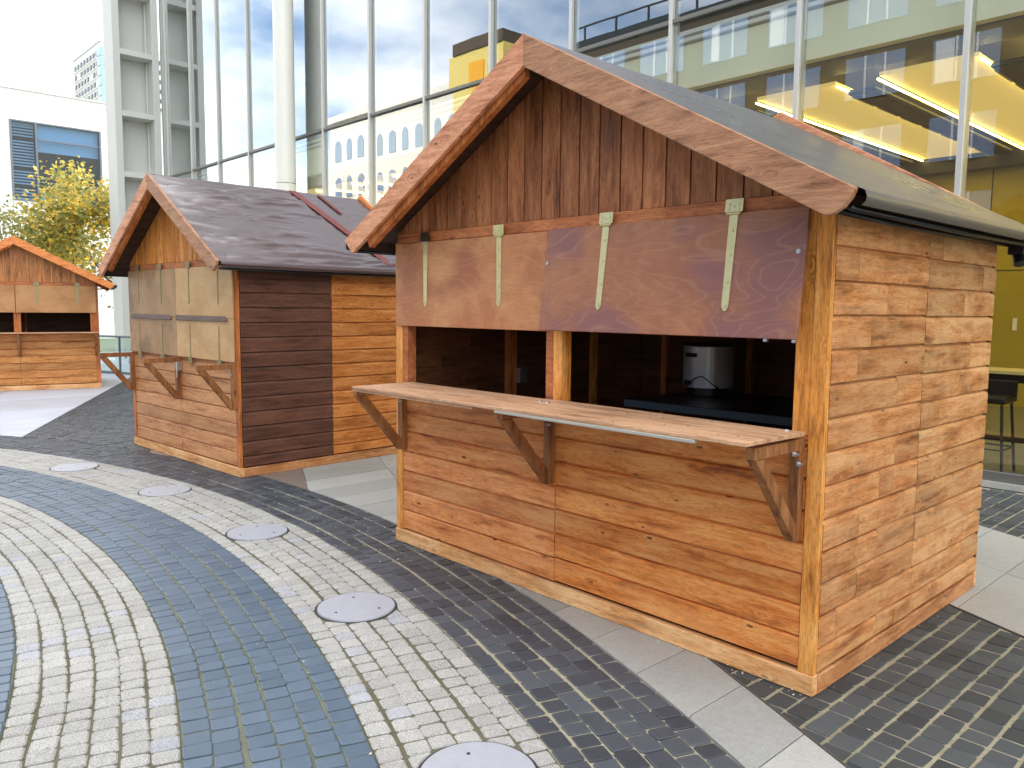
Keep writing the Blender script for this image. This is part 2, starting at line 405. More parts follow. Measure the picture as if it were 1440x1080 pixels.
def arc_cut(p, rr=RA+.004):
    d = Vector((p.x-CX, p.y-CY))
    if d.length < rr: return Vector((CX,CY)) + d.normalized()*rr, 1
    return p, 0
def clip(poly, s0, s1):
    for sgn, s in ((1,s0), (-1,-s1)):
        out = []
        for i in range(len(poly)):
            a, b = poly[i-1], poly[i]
            da = sgn*(a[0]*NS[0]+a[1]*NS[1]) - s; db = sgn*(b[0]*NS[0]+b[1]*NS[1]) - s
            if da*db < 0:
                k = da/(da-db); out.append((a[0]+(b[0]-a[0])*k, a[1]+(b[1]-a[1])*k))
            if db >= 0: out.append(b)
        poly = out
        if len(poly) < 3: return []
    return poly
def straight_setts(name, mat, s0, s1, x0, x1, pitch=.107, joint=.015, ymax=5.0, x00=-.025):
    g_ = MB(); pc = [Vector(p) for p in clip([(x0,-30),(x1,-30),(x1,ymax),(x0,ymax)], s0, s1)]
    sub = []
    for k in range(len(pc)):
        m_ = max(1, int((pc[k]-pc[k-1]).length/.1)); sub += [pc[k-1].lerp(pc[k], t/m_) for t in range(m_)]
    sub = [arc_cut(p, RA)[0] for p in sub]
    g_.add([(p.x,p.y,-.0055) for p in sub], [tuple(range(len(sub)))]); tag(g_.build('joint_pavement', M['mortar_p']), kind='structure')
    mb = MB(); n0 = int((x0-x00)/pitch)
    for i in range(n0, int((x1-x00)/pitch)+1):
        xa = x00 + i*pitch; wj = rng.uniform(-.003,.003)
        y = max((s0 - (xa+pitch)*NS[0])/NS[1] - .2, -2.5) - rng.uniform(0,.1); ye = min((s1 - xa*NS[0])/NS[1] + .1, ymax)
        while y < ye:
            L = .108*rng.uniform(.82,1.18); j = joint/2
            J = lambda: rng.uniform(-.003,.003)
            q = [(xa+j+wj+J(), y+j*.7+J()), (xa+pitch-j+wj+J(), y+j*.7+J()), (xa+pitch-j+wj+J(), y+L-j*.7+J()), (xa+j+wj+J(), y+L-j*.7+J())]
            y += L
            if q[2][1] > ymax: break
            sv = [p[0]*NS[0]+p[1]*NS[1] for p in q]
            rr = max(math.hypot(p[0]-CX,p[1]-CY) for p in q)
            if max(sv) < s0 or min(sv) > s1 or rr < RA+.02: continue
            near = math.hypot(q[0][0]-1.45, q[0][1]+3.09) < 6
            if min(sv) < s0 or max(sv) > s1:
                pc = clip(q, s0+.004, s1-.004)
                if len(pc) < 3: continue
                pp = [arc_cut(Vector(p))[0] for p in pc]
                ar = abs(sum(pp[k-1].x*pp[k].y-pp[k].x*pp[k-1].y for k in range(len(pp)))/2)
                if ar < .0008: continue
                n = len(pp); mb.add([(p.x,p.y,-.02) for p in pp]+[(p.x,p.y,-.001) for p in pp], [(k,(k+1)%n,(k+1)%n+n,k+n) for k in range(n)]+[tuple(range(n,2*n))])
            else: sett(mb, q, rng.uniform(-.0025,.0025), arc_cut, near, .004, (.03,.07))
    return tag(mb.build(name, mat), kind='structure')
def slabs(name, mat, s0, s1, x0, x1, w, xoff, smid=None, joint=.005, ymax=5.0):
    mb = MB()
    rows = [(s0,smid),(smid,s1)] if smid else [(s0,s1)]
    for a, b in rows:
        i = int((x0-xoff)/w) - 1
        while xoff + i*w < x1:
            xa, xb = xoff+i*w+joint/2, xoff+(i+1)*w-joint/2; i += 1
            poly = clip([(xa,-30),(xb,-30),(xb,ymax),(xa,ymax)], a+joint/2, b-joint/2)
            if len(poly) < 3: continue
            sub = []
            for k in range(len(poly)):
                p, q = Vector(poly[k-1]), Vector(poly[k]); m = max(1, int((q-p).length/.05))
                sub += [p.lerp(q, t/m) for t in range(m)]
            cnt = 0; out = []
            for p in sub:
                p2, mv = arc_cut(p); cnt += mv; out.append(p2)
            if cnt > len(sub)*.75: continue
            n = len(out); z = rng.uniform(-.0015,.0015)
            mb.add([(p.x,p.y,-.02) for p in out]+[(p.x,p.y,z) for p in out], [(k,(k+1)%n,(k+1)%n+n,k+n) for k in range(n)]+[tuple(range(n,2*n))])
    return tag(mb.build(name, mat), kind='structure')
slabs('slab_pavement', M['slab'], -1.8, -.226, -9, 7, .3700, -1.735, -.99)
slabs('slab_pavement', M['slab_d'], -3.35, -1.8, -12, 7, .74, -1.735, -2.57)
straight_setts('dark_sett_pavement', M['darkset2'], -.226, 1.405, -5.2, 6.5)
slabs('slab_pavement', M['slab_l'], 1.405, 2.97, -5, 7, .37, .05, 2.185)
straight_setts('dark_sett_pavement', M['darkset2'], 2.97, 8, -5, 6.5, ymax=4.98)
straight_setts('dark_sett_pavement', M['darkset'], -4.93, -3.35, -17, -4, ymax=5.0)
for k in range(6): slabs('slab_pavement', M['slab_b'], -4.93-1.67*(k+1), -4.93-1.67*k, -26, -8, 1.5, -.2-.4*(k%2), None, .006)
# metal edging strip along the slab row
def sline(s, x0, x1, w, z): 
    mb = MB(); d = Vector((NS[1],-NS[0],0)); n = Vector((NS[0],NS[1],0))
    p = lambda x: Vector((x, (s-x*NS[0])/NS[1], z))
    mb.beam(p(x0), p(x1), w, .012); return mb
tag(sline(-.222, -.9, 6.5, .008, -.002).build('edging_strip_pavement', M['edging']), kind='structure')
tag(sline(1.409, -.3, 6.5, .008, -.002).build('edging_strip_pavement', M['edging']), kind='structure')

mlab = ['round steel manhole cover farthest off, nearest the far left hut', 'round steel manhole cover just before the closed dark roofed hut',
        'round steel manhole cover in the middle of the row on pale setts', 'whole round steel manhole cover before the open hut with three bolts showing',
        'round steel manhole cover nearest the camera, cut by the picture edge']
for (x, y), lb in zip(MAN, mlab):
    e = empty('manhole_cover', (x,y,0)); tag(e, lb, 'manhole cover', 'round covers set in the pale sett band')
    MB().disc((0,0), .206, .203, -.012, .004, 64).build('plate', M['cover'], e)
    rim = MB(); n = 64
    for k in range(n):
        a, b = 6.28318*k/n, 6.28318*(k+1)/n
        P = lambda r, t, z: (r*math.cos(t), r*math.sin(t), z)
        rim.add([P(.208,a,-.002),P(.216,a,-.002),P(.216,b,-.002),P(.208,b,-.002)], [(0,1,2,3)])
    rim.build('rim', M['cover_rim'], e)
    for k in range(3):
        a = .6 + k*2.1; MB().disc((.13*math.cos(a), .13*math.sin(a)), .008, .006, .003, .0065, 10).build('bolt', M['cover_rim'], e)
# pale litter bits
lm = MB()
for _ in range(300):
    if rng.random() < .55: a = rng.gauss(-3.9, .9); b = rng.gauss(-.25, .22)
    else: a = rng.uniform(-9, 1.6); b = rng.uniform(-2.6, .2)
    if rng.random() < .25: a = rng.uniform(-3.0,.3); b = -.016-abs(rng.gauss(0,.02)) if a < 0 else rng.uniform(0,1.9); a = a if a < 0 else .008+abs(rng.gauss(0,.02))
    if math.hypot(a-CX,b-CY) < 5.7: continue
    s = rng.uniform(.003,.010); t = rng.uniform(0,6.28)
    lm.add([(a+s*math.cos(t+k*1.57)*(1 if k%2 else .5), b+s*math.sin(t+k*1.57)*(1 if k%2 else .5), .006+.003*(k%2)) for k in range(4)], [(0,1,2,3)])
tag(lm.build('litter', M['litter']), 'tiny pale crumbs and leaf bits scattered over the setts', 'litter', kind='stuff')

# ------------------------------------------------------------------ hut building
FR = lambda y0: (lambda u,d,z: (u, y0-d, z))
BK = lambda y0: (lambda u,d,z: (u, y0+d, z))
RT = lambda x0: (lambda u,d,z: (x0+d, u, z))
LF = lambda x0: (lambda u,d,z: (x0-d, u, z))
def boards(P, u0, u1, z0, z1, pitch, zoff, segs=0.0, ch=.008):
    mb = MB(); z = zoff
    while z > z0: z -= pitch
    while z < z1 - .004:
        zb, zt = max(z, z0), min(z+pitch, z1)
        if zt - zb > .02:
            cuts = [u0 + rng.uniform(0,.003), u1 - rng.uniform(.001,.004)]
            if segs:
                for _ in range(rng.choice((0,1,1,2)) if segs == 1 else rng.choice((0,0,1))):
                    c = rng.uniform(u0+.15, u1-.15)
                    if all(abs(c-k) > .14 for k in cuts): cuts.append(c)
                cuts.sort()
            ba = rng.uniform(-.0015,.0015)
            for e0, e1 in zip(cuts[:-1], cuts[1:]):
                d = .019 + ba + (rng.uniform(-.0025,.0015) if segs else 0); dz = rng.uniform(-.004,.004) if segs else 0
                nb = .011; top = zt >= z1-.001
                poly = [(d-.0175,zb+nb),(d-.001,zb+nb),(d,zb+nb+.002),(d,zt-ch+dz),(d-.003,zt-ch*.55+dz),(d-.010,zt+dz),(d-.0185,zt+dz)]
                poly += [(d-.0185,zt+nb+.006),(d-.0245,zt+nb+.006)] if not top else [(d-.0245,zt+dz)]
                poly += [(d-.0245,zb+nb+.02),(d-.0175,zb+nb+.02)]
                n = len(poly)
                g = .0006 if segs else 0
                vs = [P(u, a, b) for u in (e0+g,e1-g) for a, b in poly]
                mb.add(vs, [tuple(range(n)), tuple(range(2*n-1,n-1,-1))] + [(i,i+n,(i+1)%n+n,(i+1)%n) for i in range(n)])
        z += pitch
    return mb
def vboards(P, x0, x1, zb, top, pitch, gap=.009, th=.018):
    mb = MB(); n = max(1, round((x1-x0)/pitch)); w = (x1-x0)/n; xm = (x0+x1)/2
    for i in range(n):
        a, b = x0+i*w+gap/2, x0+(i+1)*w-gap/2
        poly = [(a,zb),(b,zb),(b,max(top(b),zb+.002))]
        if a < xm < b: poly.append((xm, top(xm)))
        poly.append((a,max(top(a),zb+.002)))
        d = th + rng.uniform(-.001,.001)
        mb.prism(poly, lambda u,z,t: P(u,t,z), .003, d)
    mb.prism([(x0,zb),(x1,zb),(x1,max(top(x1),zb+.001)),(xm,top(xm)),(x0,max(top(x0),zb+.001))], lambda u,z,t: P(u,t,z), -.004, .003)
    return mb
def hinge(parent, x, zt, y, L=.40, plate=True, mat='zinc', pmat=None, flip=1, name='hinge', w=.042):
    """strap hinge: plate, knuckle and pointed strap, running down (flip=1) or up (-1) from zt"""
    m = MB(); f = -flip
    poly = [(x-w/2,zt),(x+w/2,zt),(x+w/2*.8,zt+f*(L-.02)),(x+.006,zt+f*L),(x-.006,zt+f*L),(x-w/2*.8,zt+f*(L-.02))]
    m.prism(poly, lambda u,z,t: (u,t,z), y-.004, y)
    m.tube([(x-.034,y-.006,zt),(x+.034,y-.006,zt)], .006, 8)
    for k in (.17,.42,.7,.94): m.tube([(x,y-.003,zt+f*L*k),(x,y-.0075,zt+f*L*k)], .0065, 8)
    h = m.build(name, M[mat], parent)
    if plate:
        p = MB(); z0, z1 = sorted((zt-f*.006, zt-f*.062)); p.box(x-.043,x+.043,y-.009,y-.005,z0,z1)
        for dx, dz in ((-.025,.018),(.025,.018),(-.022,.04),(.022,.04),(0,.03)): p.tube([(x+dx,y-.008,zt-f*dz),(x+dx,y-.012,zt-f*dz)], .005, 8)
        pl = p.build('hinge_plate', M[pmat or mat], parent)
    return h
def bracket(parent, x, zt, mat, reach=.39, open_=True, ep=True):
    w = .045; m = MB()
    m.box(x-w/2, x+w/2, -.047, -.003, zt-.43, zt)
    m.box(x-w/2+.001, x+w/2-.001, -reach, -.049, zt-.048, zt)
    A, B = Vector((x,-reach+.05,zt-.07)), Vector((x,-.03,zt-.40))
    d = (B-A).normalized()
    m.prism([(-reach+.005,zt-.050),(-reach+.075,zt-.050),(-.050,zt-.355),(-.050,zt-.425),(-.058,zt-.43)], lambda a,b,t: (t,a,b), x-w/2+.002, x+w/2-.002)
    b = m.build('bracket', M[mat], parent, .002)
    for dy, dz in ((-.06,-.10),(-.10,-.055)):
        bo = MB().tube([(x+w/2,dy,zt+dz),(x+w/2+.012,dy,zt+dz)], [.013,.009], 10); bo.tube([(x+w/2+.010,dy,zt+dz),(x+w/2+.02,dy,zt+dz)], .006, 8)
        bo.build('bolt', M['steel'], b)
    return b

def roof(hut, W, yf, yb, zt, ze, xe, s_mat, fb, bb, tarp_mat, depth=.155, round_end=False, wr=.006, seam=None, back_up=.05, nfold=10):
    """barge boards, deck, cover; ridge at x=-W/2; zt apex top, ze top at the ends, xe overhang beyond the wall"""
    xm = -W/2; half = W/2 + xe; s = (zt-ze)/half
    for sg, mt in ((-1, fb[0]), (1, fb[1])):
        end = [(xm+sg*half, ze), (xm+sg*(half-.095), ze-depth*.55)]
        if round_end and sg == 1:
            end = [(xm+half, ze), (xm+half-.012, ze-.03), (xm+half-.04, ze-.065), (xm+half-.075, ze-.085), (xm+half-.105, ze-depth*.57)]
        poly = [(xm, zt)] + end + [(xm, zt-depth)]
        MB().prism(poly, lambda a,b,t: (a,t,b), yf-.028, yf).build('barge_board', M[mt], hut, .003)
        inner = [(xm+sg*.02, zt-depth*.7-.02), (xm+sg*(half-.22), zt-depth*.7-.02-s*(half-.24)), (xm+sg*(half-.25), zt-depth*1.25-s*(half-.26)), (xm+sg*.02, zt-depth*1.25)]
        if sg < 0: MB().prism(inner, lambda a,b,t: (a,t,b), yf+.004, yf+.045).build('rafter', M['post_d'], hut, .003)
        bp = [(xm, zt+back_up), (xm+sg*half, ze-.02), (xm+sg*(half-.09), ze-depth*.6), (xm, zt+back_up-depth)]
        MB().prism(bp, lambda a,b,t: (a,t,b), yb, yb+.028).build('barge_board', M[bb], hut, .003)
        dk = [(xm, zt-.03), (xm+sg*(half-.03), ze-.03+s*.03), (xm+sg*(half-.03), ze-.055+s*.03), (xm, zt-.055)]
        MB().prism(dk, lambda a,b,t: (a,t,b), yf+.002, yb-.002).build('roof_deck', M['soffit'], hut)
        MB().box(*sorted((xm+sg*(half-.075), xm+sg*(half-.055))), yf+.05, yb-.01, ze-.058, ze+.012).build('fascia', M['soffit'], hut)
    # cover sheet
    prof = [(half+.012,-.060),(half+.026,-.048),(half+.03,-.03),(half+.022,-.008),(half,.004)]
    m = 90
    for i in range(1, m+1): prof.append((half*(1-i/m), None))
    prof = [(a, (ze if b is not None else zt + (ze-zt)*a/half) + (b if b is not None else -.004)) for a, b in prof]
    line = [(xm+a,z) for a,z in prof] + [(xm-a,z) for a,z in prof[-2::-1]]
    ny = 90; mb = MB(); k = len(line); folds = []
    for _ in range(nfold*2):
        sd = rng.choice((1,-1)); ya = yf + abs(rng.gauss(0, .45)); L_ = rng.uniform(.3, 1.0)
        folds.append((rng.uniform(.05, half)**1.0, ya, ya+L_, rng.uniform(1,3), rng.uniform(0,6.28), rng.uniform(.012,.028), rng.uniform(.4,1.3), sd))
    for sd in (1,-1):
        for q in (.07,.12,.2): folds.append((half-q, yf-.1, yb+.2, 1.3, q*30, .022, .9, sd))
    for j in range(ny+1):
        y = yf+.0005 + (yb-yf-.002)*j/ny
        for a, z in line:
            amp = wr
            u = abs(a-xm); h = mn.noise(Vector((a*2.2, y*1.3, 3.1)))*.25*amp + mn.noise(Vector((a*14, y*2.6, 9.1)))*.35*amp
            for (u0, ya, yb_, k1, p1, wd, hh, sd) in folds:
                if sd*(a-xm) < 0 or y < ya or y > yb_: continue
                t_ = (y-ya)/(yb_-ya); du = (u - u0 - .03*math.sin(y*k1+p1) - .02*math.sin(y*7+p1*3))/wd
                if abs(du) < 3: h += amp*hh*math.exp(-du*du)*math.sin(math.pi*t_)**.6
            rr = 1 if abs(a-xm) < half else .5
            mb.v.append((a + (.5*h if a > xm else -.5*h)*rr, y, z + max(h*rr, -.004)))
    mb.f = [(j*k+i, j*k+i+1, (j+1)*k+i+1, (j+1)*k+i) for j in range(ny) for i in range(k-1)]
    mb.build('roof_cover', M[tarp_mat], hut, smooth=True)
    for sg in (1,-1): MB().tube([(xm+sg*(half-.03),yf+.01,ze-.066),(xm+sg*(half-.03),(yf+yb)/2,ze-.072),(xm+sg*(half-.03),yb-.01,ze-.066)], .011, 8).build('hem', M['hem'], hut, smooth=True)
    return s

PIT = .1348
def shell(hut, W, D, zsill, mats, zwall, ztop_g, gable, roofline, zoff=.09, mid=None, gpitch=.134, backdoor=True):
    mid = mid if mid is not None else -W/2
    # plinth
    MB().box(-W-.004, 0, -.014, .03, .002, .088).build('base_rail', M['plinth'], hut, .003)
    MB().box(-W, 0, D-.03, D+.006, .002, .088).build('base_rail', M['plinth'], hut, .003)
    MB().box(-.032, .004, .031, D-.06, .002, .084).build('base_rail', M[mats.get('base','plinth_y')], hut, .003)
    MB().box(-W-.004, -W+.03, .031, D-.06, .002, .084).build('base_rail', M['plinth_y'], hut, .003)
    MB().box(-W+.031, -.033, .031, D-.031, .02, .06).build('hut_floor', M['soffit'], hut)
    # posts
    for x0, x1 in ((-.072,-.002), (-W+.002,-W+.072)):
        for y0, y1 in ((-.008,.066), (D-.07,D-.004)):
            xa, xb = (x0, -.022) if x0 > -.1 else (-W+.022, x1)
            m_ = MB()
            if y0 < 0: m_.box(x0,x1,y0,.0190,.0885,zwall).box(xa,xb,.0188,y1,.0886,zwall-.001)
            else: m_.box(xa,xb,y0,D-.022,.0885,zwall)
            m_.build('post', M[mats['post']], hut, .003)
    # front lower cladding, two panels
    for a, b, mt in ((-W+.073, mid-.001, mats['f0']), (mid+.001, -.073, mats['f1'])):
        boards(FR(.018), a, b, .0885, zsill-.02, PIT, zoff + (0 if mt == mats['f0'] else .006)).build('front_cladding', M[mt], hut)
    MB().box(-W+.073, -.073, .001, .07, zsill-.019, zsill).build('sill', M['header'], hut, .002)
    # sides, two panels each
    for P, ms in ((RT(-.019), (mats['s0'], mats['s1'])), (LF(-W+.019), (mats['s2'], mats['s2']))):
        h = D/2
        boards(P, .02, h, .086, zwall+.05, PIT*1.026, .19, mats.get('seg',0), .018).build('side_cladding', M[ms[0]], hut)
        boards(P, h+.001, D, .086, zwall+.05, PIT*1.026, .183, mats.get('seg',0)*2, .018).build('side_cladding', M[ms[1]], hut)
    for y in (D/2-.035, D/2+.02): 
        MB().box(-W+.022,-W+.062, y, y+.04, .061, zwall).build('stud', M['post_d'], hut, .003)
        MB().box(-.062,-.022, y, y+.04, .061, zwall).build('stud', M['post_d'], hut, .003)
    # back
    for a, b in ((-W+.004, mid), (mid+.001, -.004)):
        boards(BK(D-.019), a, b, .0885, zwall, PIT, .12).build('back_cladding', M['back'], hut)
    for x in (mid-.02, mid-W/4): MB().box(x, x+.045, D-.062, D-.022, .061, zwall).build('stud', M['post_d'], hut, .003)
    # gables
    vboards(FR(.018), -W+.004, -.004, ztop_g, roofline, gpitch).build('gable_cladding', M[gable], hut, .005)
    vboards(BK(D-.019), -W+.004, -.004, zwall, roofline, gpitch).build('gable_cladding', M['gable'], hut)
    MB().box(-W+.03, -.03, -.010, .012, ztop_g-.062, ztop_g-.002).build('header_rail', M[mats['header']], hut, .002)
    MB().box(-W+.073, -.073, .013, .06, ztop_g-.06, ztop_g-.004).build('lintel', M['post_d'], hut)

# ================= hut 1 : the open hut
H1 = empty('market_hut', (0,0,0)); tag(H1, 'large open wooden hut with counter, two propped plywood flaps and grey roof sheet', 'market hut', 'wooden market huts')
W1, D1 = 3.0, 2.0
rl1 = lambda x: 2.95-.06 - .546*abs(x+1.5)
shell(H1, W1, D1, 1.088, dict(post='post', f0='front', f1='front_r', s0='side', s1='side_b', s2='side_in', header='header', seg=1), 2.02, 2.074, 'gable', rl1)
roof(H1, W1, -.25, 2.24, 2.95, 2.03, .195, None, ('barge_l','barge_r'), 'barge_l', 'tarp1', .158, True, .0045)
# window frame
for x0, x1, mt, y0 in ((-2.927,-2.872,'header',-.001), (-.145,-.073,'post',-.002), (-1.584,-1.527,'header',-.004), (-1.525,-1.462,'post',-.008)):
    MB().box(x0,x1,y0,.07,1.0885,2.012).build('window_post', M[mt], H1, .003)
# shutters
def shutter(hut, x0, x1, zt, L, ang, mat, hx, y=-.004, hl=.4, hmats=None, label=None, name='shutter', t=.016, plates=True):
    o_ = MB().prism([(x0,0),(x1,0),(x1,-L),(x0,-L)], lambda a,b,tt: (a,tt,b), -t, 0).build(name, M[mat], hut, .002)
    o_.location = (0,y,zt); o_.rotation_euler = (-ang,0,0)
    if label: o_['label'] = label
    for i, x in enumerate(hx):
        hm = (hmats or ['zinc']*9)[i]
        hinge(o_, x, -.004, -t, hl, plates, 'zinc' if hm != 'zinc_f' else hm, hm)
    return o_
sl = shutter(H1, -2.965, -1.56, 2.008, .533, .0, 'ply_l', (-2.64,-1.944), -.010, .40, ['zinc_d','zinc'], 'orange brown plywood flap hanging flat')
sr = shutter(H1, -1.556, -.098, 2.012, .535, R(7.0), 'ply_r', (-1.152,-.436), -.010, .42, None, 'purple brown plywood flap tilted outwards')
for s_, x in ((sr,-1.535),(sr,-.125)):
    m = MB(); m.tube([(x,-.016,-.18),(x,-.020,-.18)], .010, 12); m.build('screw_eye', M['steel'], s_)
for x in (-.24,-.115): MB().box(x,x+.015,-.018,-.002,-.548,-.536).build('catch', M['steel'], sr)
# counter
c1 = MB().prism([(-2.80,-.475),(-1.50,-.475),(-1.50,-.02),(-2.80,-.02)], lambda a,b,t: (a,b,t), 1.092, 1.108).build('counter_shelf', M['counter'], H1, .002)
c2 = MB().prism([(-1.498,-.482),(-.075,-.475),(-.062,-.055),(-1.498,-.02)], lambda a,b,t: (a,b,t), 1.094, 1.111).build('counter_shelf', M['counter'], H1, .002)
MB().box(-2.80,-1.66,-.468,-.42,1.076,1.0915).build('batten', M['counter'], c1, .002)
MB().box(-1.47,-.30,-.482,-.455,1.079,1.0935).build('rail', M['white_rail'], c2, .002)
for _ in range(12):
    x, y = rng.uniform(-1.4,-.15), rng.uniform(-.45,-.08); MB().tube([(x,y,1.1105),(x,y,1.1125)], .004, 6).build('screw', M['dark_metal'], c2)
for x, y in ((-1.46,-.16),(-1.40,-.17),(-.12,-.09)): MB().tube([(x,y,1.1105),(x,y,1.118)], [.010,.007], 8).build('bolt', M['steel'], c2)
for x in (-2.90, -1.53, -.105): bracket(H1, x, 1.0795 if x < -1.6 else 1.0785, 'bracket')
# black tube under the eave with a fitting at its end
m = MB().tube([(.03,-.18,1.985),(.032,.6,1.972),(.03,1.3,1.975),(.03,2.18,1.98)], .013, 8); m.build('conduit', M['hem'], H1, smooth=True)
m = MB().box(.02,.10,2.10,2.2,1.925,1.975).tube([(.06,2.15,1.94),(.085,2.12,1.87)], [.03,.035], 12); m.build('lamp_fitting', M['black'], H1, .004)
# lock box on the inner stud of the left wall
m = MB().box(-2.938,-2.90,1.055,1.135,1.03,1.145); m.tube([(-2.90,1.06,1.15),(-2.86,1.03,1.153),(-2.86,1.15,1.153)], .007, 8)
m.build('lock', M['steel'], H1, .003)

# things inside hut 1
T = empty('folding_table', (-1.02,1.40,0)); tag(T, 'black folding table inside the open hut behind its counter', 'table')
MB().box(-.77,.77,-.46,.46,.975,1.02).build('tabletop', M['table'], T, .005)
MB().box(-.772,.772,-.468,-.4605,.972,1.018).build('edge_strip', M['edge_s'], T, .002)
for sx in (-1,1):
    for sy in (-1,1): MB().tube([(sx*.68,sy*.38,.061),(sx*.68,sy*.38,.975)], .014, 10).build('leg', M['dark_metal'], T)
    MB().tube([(sx*.68,-.38,.3),(sx*.68,.38,.3)], .01, 8).build('crossbar', M['dark_metal'], T)
U = empty('water_urn', (-1.60,1.60,1.02)); tag(U, 'steel hot drinks urn with black base on the dark table', 'urn')
n = 40
MB().disc((0,0), .14, .14, .004, .055, n).build('base', M['black'], U, .004)
MB().disc((0,0), .172, .172, .0555, .335, n).build('body', M['urn'], U, .006, )
MB().disc((0,0), .175, .165, .3355, .355, n).build('lid', M['black'], U, .004)
a0 = math.atan2(-3.0855-1.60, 1.4543+1.60)
def onurn(a, r, z): return (r*math.cos(a), r*math.sin(a), z)
MB().tube([onurn(a0-.95+.08*i, .177, .275) for i in range(7)], .014, 8).build('handle', M['black'], U)
MB().tube([onurn(a0-.75,.170,.09), onurn(a0-.75,.222,.09)], .013, 10).tube([onurn(a0-.75,.215,.11), onurn(a0-.75,.215,.065)], .009, 8).build('tap', M['black'], U)
MB().tube([onurn(a0-.9+.17*i, .176, .065+.07*math.sin(min(1,i/4)*1.57)*(1 if i < 6 else .9)-(.02*(i-4) if i > 4 else 0)) for i in range(9)], .004, 6).build('cable', M['black'], U, smooth=True)
for k in range(3):
    a = a0 + k*2.09; MB().tube([onurn(a,.12,.0005), onurn(a,.12,.0045)], .016, 10).build('foot', M['black'], U)
pc = MB().tube([(-2.42,1.93,1.75),(-2.42,1.90,1.5),(-2.40,1.88,1.3),(-2.36,1.86,1.15),(-2.37,1.86,1.0),(-2.41,1.86,.85),(-2.40,1.86,.3)], .006, 6).build('power_cable', M['black'], smooth=True)
tag(pc, 'thin black cable hanging down the back wall inside the open hut', 'cable')

# ================= hut 2 : closed
H2 = empty('market_hut', (-5.583,.046,0), R(3.0)); tag(H2, 'closed wooden hut with bare triangular brackets and shiny dark brown roof sheet', 'market hut', 'wooden market huts')
W2, D2 = 2.52, 2.0
rl2 = lambda x: 2.885-.055 - .617*abs(x+W2/2)
shell(H2, W2, D2, 1.072, dict(post='post_d', f0='front2', f1='front2', s0='side2', s1='side2_o', s2='side_in', header='header', base='plinth_y'), 1.94, 2.03, 'gable_o', rl2, gpitch=.1)
roof(H2, W2, -.25, 2.24, 2.885, 1.985, .18, None, ('barge_l','barge_r'), 'barge_o', 'tarp2', .152, True, .010, back_up=.05, nfold=80)
# seam bands on the right slope
def slope_band(hut, W, zt, ze, xe, pts0, name, mat, lift=.012):
    xm = -W/2; half = W/2 + xe; z = lambda x: zt + (ze-zt)*(x-xm)/half + lift
    (xa,ya0,ya1), (xb,yb0,yb1) = pts0; m = MB(); n = 14
    for i in range(n+1):
        k = i/n; x = xa+(xb-xa)*k
        for yy in (ya0+(yb0-ya0)*k, ya1+(yb1-ya1)*k): m.v.append((x, yy, z(x)))
    for i in range(n): m.f.append((2*i, 2*i+1, 2*i+3, 2*i+2))
    o_ = m.build(name, M[mat], hut); md = o_.modifiers.new('thick','SOLIDIFY'); md.thickness = .005; md.offset = 1; return o_
slope_band(H2, W2, 2.885, 1.985, .18, ((-1.24,1.27,1.36),(.12,1.60,1.70)), 'seam_strip', 'seam')
slope_band(H2, W2, 2.885, 1.985, .18, ((-1.22,1.62,1.66),(-.85,1.68,1.72)), 'seam_strip', 'seam')
# closed shutters: upper pair hinged on the header, lower pair hinged on the sill
zm = 1.475
for x0, x1, mt, lb, hx in ((-2.50,-1.262,'ply_d','darker brown stained plywood flap',(-2.22,-1.62)), (-1.258,-.05,'ply_t','tan plywood flap',(-.95,-.33))):
    for zt, L, fl in ((1.966, 1.966-zm-.003, 1), (zm, zm-1.075, -1)):
        s_ = MB().box(x0,x1,-.016,0,zt-L,zt).build('shutter', M[mt], H2, .002); s_.location = (0,-.010,0); s_['label'] = lb
        for x in hx:
            if fl == 1: hinge(s_, x, 1.964, -.016, .36, True, 'zinc_f', 'zinc_f', 1, w=.02)
            else: hinge(s_, x, 1.082, -.016, .32, True, 'zinc_f', 'zinc_f', -1, w=.02)
    b = MB().prism([(x0+.09 if x0 < -2 else x0+.04, 0),(x1-.16,0),(x1-.10,-.028),(x1-.10,-.05),(x0+.09 if x0 < -2 else x0+.02,-.05)], lambda a,b_,t: (a,t,b_), -.045, -.0265)
    bb = b.build('locking_bar', M['bar'], H2, .003); bb.location = (0,0,zm+.02)
for x in (-2.47, -1.262, -.06): bracket(H2, x, 1.062, 'bracket', .37)
m = MB().box(-1.235,-1.20,-.06,-.005,.93,1.02).tube([(-1.22,-.05,.95),(-1.22,-.055,.86)], .008, 8); m.build('latch', M['steel'], H2, .002)

# ================= hut 3 : far left, open
H3 = empty('market_hut', (-15.046,1.512,0), R(75)); tag(H3, 'far wooden hut with bright orange barge boards and open serving window', 'market hut', 'wooden market huts')
W3, D3 = 2.62, 2.0
rl3 = lambda x: 2.80-.05 - .535*abs(x+W3/2)
shell(H3, W3, D3, 1.05, dict(post='post_d', f0='front3', f1='front3', s0='side2_o', s1='side2_o', s2='side_in', header='header'), 1.94, 1.99, 'gable_m', rl3, gpitch=.125)
roof(H3, W3, -.25, 2.24, 2.80, 1.965, .30, None, ('barge_o','barge_o'), 'barge_o', 'tarp2b', .15, False, .004)
for i in range(1, 21):
    x = -W3+.004 + i*(W3-.008)/21; MB().box(x-.008,x+.008,-.013,-.001,1.992,max(rl3(x)-.04,2.0)).build('cover_strip', M['gable_o'], H3)
for x0, x1, mt in ((-W3+.075,-W3+.14,'post_d'), (-.145,-.073,'post_d'), (-1.385,-1.27,'post_d')):
    MB().box(x0,x1,-.004,.07,1.0505,1.93).build('window_post', M[mt], H3, .003)
shutter(H3, -W3+.03, -1.345, 1.93, .50, R(3), 'ply_3', (-2.2,-1.7), -.012, .35, ['zinc_f']*2)
